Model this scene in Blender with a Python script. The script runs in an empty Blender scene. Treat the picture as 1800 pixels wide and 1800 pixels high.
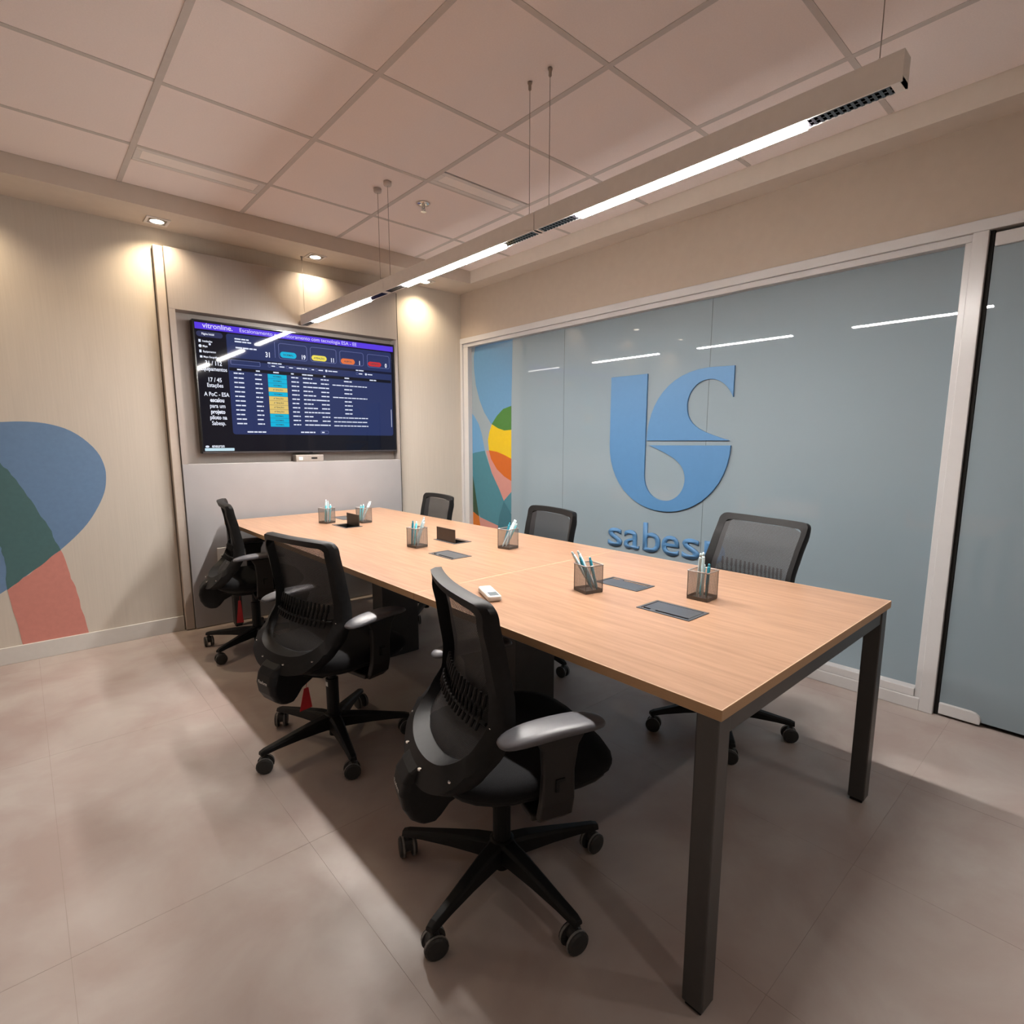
import bpy, bmesh, math, random
from mathutils import Vector, Matrix
R = math.radians
random.seed(4)
C = bpy.context.scene.collection
SC = bpy.context.scene

# ------------------------------------------------------------------ camera, world, exposure
cam_d = bpy.data.cameras.new('camera')
cam = bpy.data.objects.new('camera', cam_d); C.objects.link(cam)
cam.location = (-0.0224, 0.0337, 1.2761)
cam.rotation_euler = (1.4235, -0.001, -0.731)
cam_d.sensor_width = 36; cam_d.lens = 19.356
cam_d.shift_x = -0.00294; cam_d.shift_y = 0.01096
cam_d.clip_start = 0.02
SC.camera = cam
w = bpy.data.worlds.new('world'); SC.world = w; w.use_nodes = True
w.node_tree.nodes['Background'].inputs[0].default_value = (1, .93, .86, 1)
w.node_tree.nodes['Background'].inputs[1].default_value = 0.0
vs = SC.view_settings
vs.view_transform = 'Standard'; vs.look = 'None'; vs.gamma = 1; vs.use_curve_mapping = False
vs.exposure = 0.0
SC.cycles.max_bounces = 10; SC.cycles.diffuse_bounces = 6; SC.cycles.transparent_max_bounces = 24
SC.cycles.sample_clamp_indirect = 4
SC.cycles.caustics_reflective = False; SC.cycles.caustics_refractive = False
PEND_E = 430.0      # pendant diffuser emission
SPOT_W = 40.0       # downlight beams
FILL_W = 14.0      # unseen downlights added for fill light

# ------------------------------------------------------------------ room constants
XR, YB, H, HS = 3.088, 4.245, 2.679, 2.584
XL, YF = -1.9, -1.9
SX, SY = 2.94, 3.90              # inner soffit faces
TH = .74                          # table height

# ------------------------------------------------------------------ materials
def nodes(m):
    m.use_nodes = True
    return m.node_tree.nodes, m.node_tree.links, m.node_tree.nodes['Principled BSDF']
def mat(name, col, rough=.5, spec=.5, metal=0, var=.06, scale=30, bump=0, stretch=(1, 1, 1), emit=None, es=0, coat=0):
    m = bpy.data.materials.new(name)
    n, l, b = nodes(m)
    b.inputs['Roughness'].default_value = rough
    b.inputs['Specular IOR Level'].default_value = spec
    b.inputs['Metallic'].default_value = metal
    b.inputs['Coat Weight'].default_value = coat
    b.inputs['Coat Roughness'].default_value = .03
    tc = n.new('ShaderNodeTexCoord'); mp = n.new('ShaderNodeMapping')
    mp.inputs['Scale'].default_value = stretch
    l.new(tc.outputs['Object'], mp.inputs['Vector'])
    no = n.new('ShaderNodeTexNoise'); no.inputs['Scale'].default_value = scale; no.inputs['Detail'].default_value = 4
    l.new(mp.outputs[0], no.inputs['Vector'])
    rp = n.new('ShaderNodeValToRGB')
    rp.color_ramp.elements[0].position = .3; rp.color_ramp.elements[1].position = .7
    rp.color_ramp.elements[0].color = (*[c * (1 - var) for c in col], 1)
    rp.color_ramp.elements[1].color = (*[min(1, c * (1 + var)) for c in col], 1)
    l.new(no.outputs['Fac'], rp.inputs['Fac']); l.new(rp.outputs['Color'], b.inputs['Base Color'])
    if bump:
        bp = n.new('ShaderNodeBump'); bp.inputs['Strength'].default_value = bump; bp.inputs['Distance'].default_value = .002
        l.new(no.outputs['Fac'], bp.inputs['Height']); l.new(bp.outputs['Normal'], b.inputs['Normal'])
    if emit:
        b.inputs['Emission Color'].default_value = (*emit, 1); b.inputs['Emission Strength'].default_value = es
    return m
def glow(name, col, s):
    m = bpy.data.materials.new(name); n, l, b = nodes(m)
    b.inputs['Base Color'].default_value = (.02, .02, .02, 1)
    b.inputs['Roughness'].default_value = .15
    b.inputs['Emission Color'].default_value = (*col, 1); b.inputs['Emission Strength'].default_value = s
    return m
def screenmesh(name, col, pitch, fill, rough=.6):
    """woven net: threads are opaque, the holes between them clear"""
    m = bpy.data.materials.new(name); n, l, b = nodes(m)
    b.inputs['Base Color'].default_value = (*col, 1); b.inputs['Roughness'].default_value = rough
    tc = n.new('ShaderNodeTexCoord'); sp = n.new('ShaderNodeSeparateXYZ')
    l.new(tc.outputs['UV'], sp.inputs[0])
    outs = []
    for ax in ('X', 'Y'):
        a = n.new('ShaderNodeMath'); a.operation = 'MULTIPLY'; a.inputs[1].default_value = 1 / pitch
        l.new(sp.outputs[ax], a.inputs[0])
        f = n.new('ShaderNodeMath'); f.operation = 'FRACT'; l.new(a.outputs[0], f.inputs[0])
        c = n.new('ShaderNodeMath'); c.operation = 'LESS_THAN'; c.inputs[1].default_value = fill
        l.new(f.outputs[0], c.inputs[0]); outs.append(c)
    mx = n.new('ShaderNodeMath'); mx.operation = 'MAXIMUM'
    l.new(outs[0].outputs[0], mx.inputs[0]); l.new(outs[1].outputs[0], mx.inputs[1])
    l.new(mx.outputs[0], b.inputs['Alpha'])
    return m
def wood(name):
    m = bpy.data.materials.new(name); n, l, b = nodes(m)
    tc = n.new('ShaderNodeTexCoord'); mp = n.new('ShaderNodeMapping'); mp.inputs['Scale'].default_value = (26, 1.6, 6)
    l.new(tc.outputs['Object'], mp.inputs['Vector'])
    a = n.new('ShaderNodeTexNoise'); a.inputs['Scale'].default_value = 2.2; a.inputs['Detail'].default_value = 9; a.inputs['Roughness'].default_value = .62; a.inputs['Distortion'].default_value = .35
    l.new(mp.outputs[0], a.inputs['Vector'])
    rp = n.new('ShaderNodeValToRGB'); e = rp.color_ramp.elements
    e[0].position = .28; e[0].color = (.275, .154, .094, 1); e[1].position = .72; e[1].color = (.42, .252, .163, 1)
    x = e.new(.5); x.color = (.350, .206, .129, 1)
    l.new(a.outputs['Fac'], rp.inputs['Fac']); l.new(rp.outputs['Color'], b.inputs['Base Color'])
    b.inputs['Roughness'].default_value = .30; b.inputs['Specular IOR Level'].default_value = .4
    bp = n.new('ShaderNodeBump'); bp.inputs['Strength'].default_value = .06; bp.inputs['Distance'].default_value = .001
    l.new(a.outputs['Fac'], bp.inputs['Height']); l.new(bp.outputs['Normal'], b.inputs['Normal'])
    return m
def floor_mat(name):
    m = bpy.data.materials.new(name); n, l, b = nodes(m)
    tc = n.new('ShaderNodeTexCoord'); ge = n.new('ShaderNodeNewGeometry')
    a = n.new('ShaderNodeTexNoise'); a.inputs['Scale'].default_value = 2.6; a.inputs['Detail'].default_value = 6; a.inputs['Roughness'].default_value = .55; a.inputs['Distortion'].default_value = .4
    l.new(ge.outputs['Position'], a.inputs['Vector'])
    rp = n.new('ShaderNodeValToRGB'); e = rp.color_ramp.elements
    e[0].position = .34; e[0].color = (.305, .240, .218, 1); e[1].position = .66; e[1].color = (.385, .340, .312, 1)
    l.new(a.outputs['Fac'], rp.inputs['Fac'])
    l.new(rp.outputs['Color'], b.inputs['Base Color'])
    b2 = n.new('ShaderNodeTexNoise'); b2.inputs['Scale'].default_value = 3.5; b2.inputs['Detail'].default_value = 3
    l.new(ge.outputs['Position'], b2.inputs['Vector'])
    mr = n.new('ShaderNodeMapRange'); mr.inputs['To Min'].default_value = .36; mr.inputs['To Max'].default_value = .56
    l.new(b2.outputs['Fac'], mr.inputs['Value']); l.new(mr.outputs[0], b.inputs['Roughness'])
    b.inputs['Specular IOR Level'].default_value = .45
    return m

M = dict(
    wall=mat('wall_cream', (.50, .452, .392), .75, .25, var=.03, scale=9, stretch=(14, 14, .35), bump=.05),
    wall_r=mat('wall_beige', (.39, .325, .27), .8, .2, var=.02, scale=20),
    ceil=mat('ceiling_tile', (.86, .775, .745), .9, .1, var=.02, scale=160, bump=.15),
    grid=mat('grid_metal', (.54, .50, .475), .6, .3, var=.02),
    soff=mat('soffit_plaster', (.56, .50, .44), .85, .2, var=.02, scale=15),
    white=mat('white_paint', (.66, .63, .61), .4, .4, var=.02, scale=12),
    frame=mat('white_aluminium', (.50, .49, .49), .28, .5, var=.015, scale=12),
    base=mat('baseboard_white', (.55, .53, .50), .45, .4, var=.02),
    floor=floor_mat('vinyl_floor'), joint=mat('floor_joint', (.27, .225, .20), .9, .1),
    wood=wood('oak_laminate'), edge=mat('edge_band', (.43, .27, .145), .45, .35, var=.05, stretch=(1, 1, 20)),
    edgetop=mat('edge_band_top', (.66, .50, .36), .3, .5, var=.03),
    steel=mat('graphite_steel', (.042, .041, .040), .38, .5, var=.05),
    taupe=mat('taupe_laminate', (.30, .265, .245), .42, .4, var=.03, scale=8, stretch=(20, 20, .5)),
    taupe2=mat('grey_laminate', (.31, .30, .305), .45, .4, var=.03, scale=6),
    black=mat('black_plastic', (.0075, .0075, .008), .5, .22, var=.2, scale=60),
    fabric=mat('black_fabric', (.006, .006, .007), .9, .2, var=.3, scale=500, bump=.3),
    pad=mat('grey_armrest_pad', (.085, .085, .095), .40, .5, var=.1, scale=50),
    post=mat('armrest_post_plastic', (.011, .009, .0085), .45, .4, var=.1),
    net=screenmesh('chair_net', (.015, .015, .017), .0042, .59),
    tyre=mat('caster_grey', (.16, .155, .15), .5, .4), 
    rubber=mat('caster_black', (.02, .02, .02), .5, .4),
    red=mat('red_plastic', (.55, .03, .04), .4, .4), paper=mat('white_label', (.7, .7, .68), .6, .2),
    lampbody=mat('pendant_aluminium', (.86, .84, .81), .45, .5, var=.02),
    louver=mat('black_louver', (.015, .013, .016), .18, .8, var=.1), chrome=mat('chrome', (.75, .73, .70), .12, .5, metal=1, var=.03),
    wire=mat('steel_wire', (.30, .26, .23), .4, .5, metal=.6),
    diff=glow('pendant_diffuser', (1, .95, .90), PEND_E), spot=glow('downlight_lamp', (1, .86, .66), 14),
    dull=mat('unlit_diffuser', (.88, .82, .78), .5, .4, var=.01),
    glass=mat('frosted_film_glass', (.200, .250, .285), .012, .5, var=.012, scale=2),
    seam=mat('glass_joint', (.06, .07, .075), .5, .3), gap=mat('dark_gap', (.012, .011, .010), .7, .2),
    box=mat('power_box_grey', (.055, .060, .068), .38, .5, var=.04), boxin=mat('power_box_black', (.008, .008, .008), .6, .3),
    lid=mat('power_lid_brown', (.045, .036, .03), .4, .4),
    wirenet=screenmesh('cup_net', (.19, .18, .175), .0026, .25, .4), cup=mat('cup_steel', (.10, .095, .09), .35, .5, metal=.5), cuprim=mat('cup_rim_steel', (.34, .32, .31), .35, .5, metal=.5),
    pen=mat('pen_cyan', (.16, .70, .84), .25, .6, var=.05), penw=mat('pen_white', (.70, .90, .97), .25, .6, var=.05), pend=mat('pen_teal', (.03, .27, .38), .25, .6, var=.05),
    remote=mat('remote_white', (.72, .70, .66), .35, .5), lcd=mat('remote_display', (.16, .18, .19), .2, .5),
    logo=mat('logo_blue', (.060, .168, .33), .5, .4, var=.02),
    tvb=mat('tv_black', (.006, .006, .007), .2, .5),
)
def art(name, col, rough=.6, coat=0): return mat(name, col, rough, .4, var=.04, scale=40, coat=coat)

# ------------------------------------------------------------------ mesh helpers
def box(bm, x0, x1, y0, y1, z0, z1, mi=0):
    v = [bm.verts.new(p) for p in ((x0,y0,z0),(x1,y0,z0),(x1,y1,z0),(x0,y1,z0),(x0,y0,z1),(x1,y0,z1),(x1,y1,z1),(x0,y1,z1))]
    for q in ((0,3,2,1),(4,5,6,7),(0,1,5,4),(1,2,6,5),(2,3,7,6),(3,0,4,7)):
        f = bm.faces.new([v[i] for i in q]); f.material_index = mi
def loft(bm, rings, cap=True, closed=True, mi=0):
    vr = [[bm.verts.new(p) for p in r] for r in rings]
    n = len(vr[0])
    for a, b in zip(vr, vr[1:]):
        for i in range(n if closed else n - 1):
            j = (i + 1) % n
            f = bm.faces.new((a[i], a[j], b[j], b[i])); f.material_index = mi
    if cap:
        for r, rev in ((vr[0], True), (vr[-1], False)):
            f = bm.faces.new(r[::-1] if rev else r); f.material_index = mi
def tube(bm, pts, r, n=10, mi=0):
    pts = [Vector(p) for p in pts]; rings = []
    for i, p in enumerate(pts):
        d = (pts[min(i+1, len(pts)-1)] - pts[max(i-1, 0)]).normalized()
        up = Vector((0, 0, 1)) if abs(d.z) < .95 else Vector((1, 0, 0))
        s = d.cross(up).normalized(); t = s.cross(d)
        rr = r[i] if isinstance(r, (list, tuple)) else r
        rings.append([p + (s * math.cos(a) + t * math.sin(a)) * rr for a in [2*math.pi*k/n for k in range(n)]])
    loft(bm, rings, mi=mi)
def lathe(bm, prof, n=20, at=(0,0,0), mi=0):
    loft(bm, [[(at[0]+r*math.cos(2*math.pi*k/n), at[1]+r*math.sin(2*math.pi*k/n), at[2]+z) for k in range(n)] for r, z in prof], mi=mi)
def prism(bm, poly, f0, f1, mi=0):
    """polygon outline -> solid between two mapping functions"""
    a = [bm.verts.new(f0(*p)) for p in poly]; b = [bm.verts.new(f1(*p)) for p in poly]
    bm.faces.new(a[::-1]).material_index = mi; bm.faces.new(b).material_index = mi
    for i in range(len(poly)):
        j = (i + 1) % len(poly); bm.faces.new((a[i], a[j], b[j], b[i])).material_index = mi
def obj(name, bm, m, parent=None, bevel=0, smooth=False, segs=2, sub=0, loc=None, label=None):
    if not isinstance(bm, bpy.types.Mesh):
        bmesh.ops.recalc_face_normals(bm, faces=bm.faces)
        me = bpy.data.meshes.new(name); bm.to_mesh(me); bm.free()
        for k in (m if isinstance(m, (list, tuple)) else [m]): me.materials.append(k)
        if smooth:
            for p in me.polygons: p.use_smooth = True
    else: me = bm
    o = bpy.data.objects.new(name, me); C.objects.link(o)
    if parent: o.parent = parent
    if loc: o.location = loc
    if bevel:
        b = o.modifiers.new('bevel', 'BEVEL'); b.width = bevel; b.segments = segs; b.limit_method = 'ANGLE'; b.angle_limit = R(35)
    if sub:
        s = o.modifiers.new('sub', 'SUBSURF'); s.levels = sub; s.render_levels = sub
    if label: o['label'] = label
    return o
def bxo(name, d, m, parent=None, bevel=0, label=None):
    bm = bmesh.new(); box(bm, *d); return obj(name, bm, m, parent, bevel, label=label)
def tag(o, label, cat, group=None):
    o['label'] = label; o['category'] = cat
    if group: o['group'] = group
    return o
def thing(name, label, cat, loc=(0,0,0), rz=0, group=None):
    o = bpy.data.objects.new(name, None); C.objects.link(o); o.location = loc; o.rotation_euler = (0,0,rz); o.empty_display_size = .1
    return tag(o, label, cat, group)
def struct(o): o['kind'] = 'structure'; return o
def empty_struct(name):
    o = bpy.data.objects.new(name, None); C.objects.link(o); return struct(o)
def copy_tree(o, parent=None):
    c = o.copy(); C.objects.link(c)
    if parent: c.parent = parent
    for ch in [k for k in C.objects if k.parent == o]: copy_tree(ch, c)
    return c
def text_mesh(s, size, align='LEFT', bold=0):
    cu = bpy.data.curves.new('t', 'FONT'); cu.body = s; cu.size = size; cu.align_x = align; cu.offset = bold; cu.resolution_u = 4
    o = bpy.data.objects.new('t', cu); C.objects.link(o)
    bpy.context.view_layer.update()
    me = bpy.data.meshes.new_from_object(o.evaluated_get(bpy.context.evaluated_depsgraph_get()))
    bpy.data.objects.remove(o); bpy.data.curves.remove(cu)
    return me

# ------------------------------------------------------------------ floor
fl = empty_struct('floor')
obj_sub = bxo('subfloor', (XL, XR+.4, YF, YB+.2, -.05, -.0006), M['joint'], fl)
xs = [XL] + [x for x in [-.645 - .6*2 + .6*k for k in range(10)] if XL + .05 < x < XR] + [XR + .3]
ys = [YF] + [.467 + 1.198*k for k in range(-1, 4)] + [YB + .1]
for i in range(len(xs) - 1):
    for j in range(len(ys) - 1):
        bm = bmesh.new(); g = .0004
        box(bm, xs[i]+g, xs[i+1]-g, ys[j]+g, ys[j+1]-g, -.02, random.uniform(-.00015, 0))
        obj('floor_tile', bm, M['floor'], fl)

# ------------------------------------------------------------------ ceiling with lay-in tiles
ce = empty_struct('ceiling')
bxo('slab', (XL, XR+.4, YF, YB+.2, H+.05, H+.1), M['soff'], ce)
gx = [XL] + [.534 + .625*i for i in range(-3, 4)] + [SX]
gy = [YF] + [2.144 + .625*j for j in range(-6, 3)] + [SY]
gx = sorted(set(round(v, 4) for v in gx if XL <= v <= SX)); gy = sorted(set(round(v, 4) for v in gy if YF <= v <= SY))
FIX = [(.534, 1.159, 3.394, 3.565), (1.784, 2.409, 2.618, 2.769)]
for i in range(len(gx) - 1):
    for j in range(len(gy) - 1):
        y0, y1 = gy[j], gy[j+1]
        for f in FIX:
            if abs(f[0] - gx[i]) < .01 and f[2] >= y0 - .01 and f[3] <= y1 + .01:
                if abs(f[2] - y0) < .01: y0 = f[3]
                else: y1 = f[2]
        bm = bmesh.new(); box(bm, gx[i]+.004, gx[i+1]-.004, y0+.004, y1-.004, H+.0022, H+.016)
        obj('ceiling_tile', bm, M['ceil'], ce)
for x in gx[1:-1]: bxo('grid_bar', (x-.0125, x+.0125, YF, SY, H, H+.0022), M['grid'], ce)
for y in gy[1:-1]:
    for i in range(len(gx) - 1):
        bxo('grid_bar', (gx[i]+.0125, gx[i+1]-.0125, y-.0115, y+.0115, H+.0004, H+.0022), M['grid'], ce)
s1 = struct(bxo('trim_1', (XL, XR+.1, SY, YB+.1, HS, H+.05), M['soff']))
s2 = struct(bxo('trim_2', (SX, XR+.1, YF, SY, HS, H+.05), M['soff']))
for f, lb in zip(FIX, ('slim rectangular recessed ceiling luminaire, unlit, above left end of television wall', 'slim rectangular recessed ceiling luminaire, unlit, beside the sprinkler')):
    t = thing('ceiling_luminaire', lb, 'ceiling light', ((f[0]+f[1])/2, (f[2]+f[3])/2, H), 0, 'unlit recessed luminaires')
    hx, hy = (f[1]-f[0])/2 - .013, (f[3]-f[2])/2 - .006
    bm = bmesh.new()
    for d in ((-hx, hx, -hy, -hy+.03), (-hx, hx, hy-.03, hy), (-hx, -hx+.03, -hy+.03, hy-.03), (hx-.03, hx, -hy+.03, hy-.03)): box(bm, *d, -.001, .02)
    obj('frame', bm, M['white'], t, bevel=.002)
    bxo('diffuser', (-hx+.03, hx-.03, -hy+.03, hy-.03, .0015, .02), M['dull'], t)
t = thing('sprinkler', 'chrome ceiling sprinkler head with round escutcheon', 'sprinkler', (1.925, 3.027, H+.003))
bm = bmesh.new(); lathe(bm, [(.012, 0), (.035, 0), (.040, -.003), (.036, -.008), (.014, -.010)], 24); obj('escutcheon', bm, M['chrome'], t, smooth=True)
bm = bmesh.new(); lathe(bm, [(.010, -.008), (.010, -.022), (.007, -.026), (.006, -.032)], 14)
for s in (-1, 1): tube(bm, [(s*.008, 0, -.022), (s*.012, 0, -.034), (s*.006, 0, -.047)], .0022, 6)
obj('frame', bm, M['chrome'], t, smooth=True)
bm = bmesh.new(); lathe(bm, [(.003, -.046), (.016, -.047), (.017, -.049), (.003, -.050)], 16); obj('deflector', bm, M['chrome'], t)

# ------------------------------------------------------------------ walls
PX0, PX1, PY = .775, 2.40, 4.19          # television panelling
NZ0, NZ1, NY = 1.125, 2.105, 4.285       # niche
wb = empty_struct('wall_back')
for d in ((XL, PX0-.06, YB, YB+.12, 0, HS+.02), (PX1+.012, XR+.1, YB, YB+.12, 0, HS+.02), (PX0-.06, PX1+.012, YB+.06, YB+.12, 0, HS+.02), (PX0-.06, PX1+.012, YB, YB+.06, 2.46, HS+.02)):
    bxo('plaster', d, M['wall'], wb)
struct(bxo('wall_left', (XL-.1, XL, YF, YB+.1, 0, H+.05), M['wall']))
struct(bxo('wall_front', (XL-.1, XR+.3, YF-.1, YF, 0, H+.05), M['wall']))
wr = empty_struct('wall_right')
bxo('plaster', (XR, XR+.12, YF, YB+.02, 2.197, HS+.02), M['wall_r'], wr)
bxo('plaster', (XR, XR+.12, YF, -.62, 0, 2.197), M['wall_r'], wr)
# painted mural shapes on the back wall (flat paint, a fraction of a millimetre thick)
def wob(poly, amp=.004, n=5):
    out = []
    for i, p in enumerate(poly):
        q = poly[(i+1) % len(poly)]
        for k in range(n):
            f = k / n; out.append((p[0]+(q[0]-p[0])*f + random.uniform(-amp, amp)*(k > 0), p[1]+(q[1]-p[1])*f + random.uniform(-amp, amp)*(k > 0)))
    return out
def smoothp(poly, it=2, keep=()):
    for _ in range(it):
        o = []
        for i, p in enumerate(poly):
            q = poly[(i+1) % len(poly)]
            o += [(p[0]*.75+q[0]*.25, p[1]*.75+q[1]*.25), (p[0]*.25+q[0]*.75, p[1]*.25+q[1]*.75)]
        poly = o
    return poly
blue = [(-.9, 1.30), (-.45, 1.35), (-.077, 1.38), (.018, 1.388), (.128, 1.378), (.24, 1.334), (.339, 1.226), (.372, 1.122), (.370, 1.035), (.351, .948), (.29, .829), (.226, .741), (.114, .632), (-.016, .531), (-.141, .434), (-.40, .28), (-.9, .10)]
green = [(-.9, 1.60), (-.35, 1.32), (-.10, 1.158), (-.06, 1.087), (.011, .937), (.071, .781), (.114, .632), (-.016, .531), (-.141, .434), (-.136, .606), (-.146, .69), (-.30, .95), (-.9, 1.2)]
green[0:2] = [(-.45, 1.30)]; green[-2:] = [(-.30, .95), (-.50, 1.12)]
pink = [(.114, .632), (.138, .514), (.165, .368), (.2, .1), (-.108, .1), (-.141, .434), (-.016, .531)]
def wall_art(name, poly, z, m, lb):
    bm = bmesh.new(); prism(bm, poly, lambda a, b: (a, YB+.001, b), lambda a, b: (a, YB-z, b)); obj(name, bm, m, wb, label=lb)
wall_art('painted_shape', smoothp(blue), .0006, art('paint_blue', (.115, .20, .335)), 'blue painted petal on the cream wall')
wall_art('painted_shape', wob(green), .0010, art('paint_green', (.055, .125, .13)), 'dark green overlap of the painted petals')
wall_art('painted_shape', wob(pink), .0008, art('paint_coral', (.50, .20, .165)), 'coral painted band')
struct(bxo('baseboard_back', (XL, PX0-.06, YB-.014, YB, 0, .1), M['base'], bevel=.002))
struct(bxo('baseboard_right', (PX1+.012, XR, YB-.014, YB, 0, .1), M['base'], bevel=.002))
struct(bxo('baseboard_left', (XL, XL+.014, YF, YB, 0, .1), M['base'], bevel=.002))

# television panelling
t = thing('wall_panelling', 'taupe and grey laminate panelling with recessed niche around the television', 'wall panel', (0, 0, 0))
bxo('upper_panel', (PX0, PX1, PY, YB+.05, NZ1, 2.475), M['taupe'], t, .002)
bxo('lower_panel', (PX0, PX1, PY, YB+.05, .004, NZ0), M['taupe2'], t, .002)
bxo('niche_back', (PX0, PX1, NY, NY+.015, NZ0, NZ1), M['taupe'], t)
bxo('side_panel', (PX0, PX0+.035, PY, NY, NZ0, NZ1), M['taupe'], t)
bxo('side_panel', (PX1-.010, PX1, PY, NY, NZ0, NZ1), M['taupe'], t)
bxo('edge_strip', (PX0-.055, PX0-.004, PY+.012, YB+.05, .004, 2.475), mat('edge_strip_beige', (.42, .36, .31), .45, .4, var=.02), t, .003)
bxo('edge_strip', (PX1+.002, PX1+.012, PY+.012, YB+.05, .004, 2.475), M['gap'], t, .001)

# ------------------------------------------------------------------ downlights
def downlight(x, y, z, lb, power, beam=True, rot=(0, 0, 0), grp='warm downlights in the soffit'):
    t = thing('downlight', lb, 'downlight', (x, y, z), 0, grp)
    bm = bmesh.new(); a, b = .062, .046
    for d in ((-a, a, -a, -b), (-a, a, b, a), (-a, -b, -b, b), (b, a, -b, b)): box(bm, *d, -.006, .001)
    obj('trim_ring', bm, M['white'], t, bevel=.002)
    bm = bmesh.new(); lathe(bm, [(.0455, -.0052), (.041, -.003), (.041, -.0012), (.002, -.0012)], 20); obj('reflector', bm, M['chrome'], t, smooth=True)
    bm = bmesh.new(); lathe(bm, [(.039, -.0040), (.036, -.0055), (.002, -.006)], 20); obj('lamp', bm, M['spot'], t)
    ld = bpy.data.lights.new('beam', 'SPOT'); ld.energy = power; ld.color = (1, .80, .55); ld.spot_size = R(136); ld.spot_blend = 1.0; ld.shadow_soft_size = .025
    lo = bpy.data.objects.new('beam', ld); C.objects.link(lo); lo.parent = t; lo.location = (0, 0, -.012); lo.rotation_euler = rot
    return t
for x, lb in ((.736, 'square warm downlight in soffit left of the television panelling'), (1.702, 'square warm downlight in soffit over the middle of the television panelling'), (2.625, 'square warm downlight in soffit behind the pendant, right of television'), (-.22, 'square warm downlight in soffit left of the picture edge')):
    downlight(x, 4.10, HS, lb, SPOT_W)

for x, y, lb in ((-1.0, 2.6, 'added square fill downlight over the left of the room'), (-1.0, .4, 'added square fill downlight over the left rear of the room'), (.6, -1.1, 'added square fill downlight behind the camera'), (2.2, -1.1, 'added square fill downlight behind the camera near the door')):  # out-of-view lamps added to brighten floor, shadows and ceiling
    q = downlight(x, y, H+.002, lb, FILL_W if x < 0 else FILL_W*4.5, grp='added fill downlights')
    for c_ in q.children:
        if c_.type == 'LIGHT': c_.data.color = (1, .93, .87); c_.data.spot_size = R(120); c_.data.spot_blend = 1; c_.data.shadow_soft_size = .06

# ------------------------------------------------------------------ pendant lamps
LX, LB, LT, LW = 1.627, 2.112, 2.181, .0245
def pendant(y0, y1, l0, l1, wires, lb):
    yc = (y0+y1)/2
    t = thing('pendant_lamp', lb, 'pendant lamp', (LX, yc, LB), 0, 'linear pendant modules hung end to end')
    bm = bmesh.new()
    a, b = y0-yc+.001, y1-yc-.001; h = LT-LB; w_ = LW
    box(bm, -w_, -w_+.004, a, b, 0, h); box(bm, w_-.004, w_, a, b, 0, h); box(bm, -w_+.004, w_-.004, a, b, h-.006, h)
    box(bm, -w_+.004, w_-.004, a, max(l0-yc-.20, a+.012), 0, .012); box(bm, -w_+.004, w_-.004, min(l1-yc+.20, b-.012), b, 0, .012)
    for q in (a, b-.004): box(bm, -w_+.004, w_-.004, q, q+.004, .0, h-.006)
    obj('housing', bm, M['lampbody'], t)
    bm = bmesh.new(); box(bm, -.0185, .0185, l0-yc, l1-yc, -.006, .012); box(bm, -w_+.004, -.019, l0-yc, l1-yc, 0, .012, 1); box(bm, .019, w_-.004, l0-yc, l1-yc, 0, .012, 1); obj('diffuser', bm, [M['diff'], M['lampbody']], t)
    for q0, q1 in ((max(l0-yc-.2, a+.012), l0-yc), (l1-yc, min(l1-yc+.2, b-.012))):
        bm = bmesh.new(); box(bm, -w_+.004, w_-.004, q0, q1, .014, .018); n = 13
        for k in range(n):
            yy = q0 + (q1-q0)*(k+.5)/n; box(bm, -w_+.004, w_-.004, yy-.0035, yy+.0035, .0, .014)
        for xx in (-w_+.008, 0, w_-.008): box(bm, xx-.002, xx+.002, q0, q1, .0005, .014)
        obj('louver', bm, M['louver'], t)
    for wy, top, cup in wires:
        bm = bmesh.new(); tube(bm, [(0, wy-yc, h), (0, wy-yc, top-LB)], .0013, 6); c = obj('suspension_wire', bm, M['wire'], t)
        bm = bmesh.new()
        if cup: lathe(bm, [(.004, -.022), (.019, -.020), (.022, -.014), (.022, 0)], 18, (0, wy-yc, top-LB))
        else: lathe(bm, [(.003, -.030), (.006, -.026), (.006, -.010), (.009, -.004), (.009, 0)], 14, (0, wy-yc, top-LB))
        obj('ceiling_canopy', bm, M['grid'] if cup else M['wire'], c, smooth=True)
        bm = bmesh.new(); lathe(bm, [(.008, 0), (.008, .006), (.003, .014)], 12, (0, wy-yc, h)); obj('wire_clip', bm, M['lampbody'], c)
pendant(.490, 1.733, .715, 1.516, [(.55, H, False), (1.675, H, False)], 'nearest linear pendant lamp module, white housing with lit strip, above front of table')
pendant(1.735, 2.960, 1.949, 2.765, [(1.787, H, False), (2.92, H, True)], 'middle linear pendant lamp module, lit strip between the two other modules')
pendant(2.962, 4.182, 3.183, 3.990, [(3.032, H, True), (4.161, HS, False)], 'farthest linear pendant lamp module, lit strip in front of television')

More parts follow.
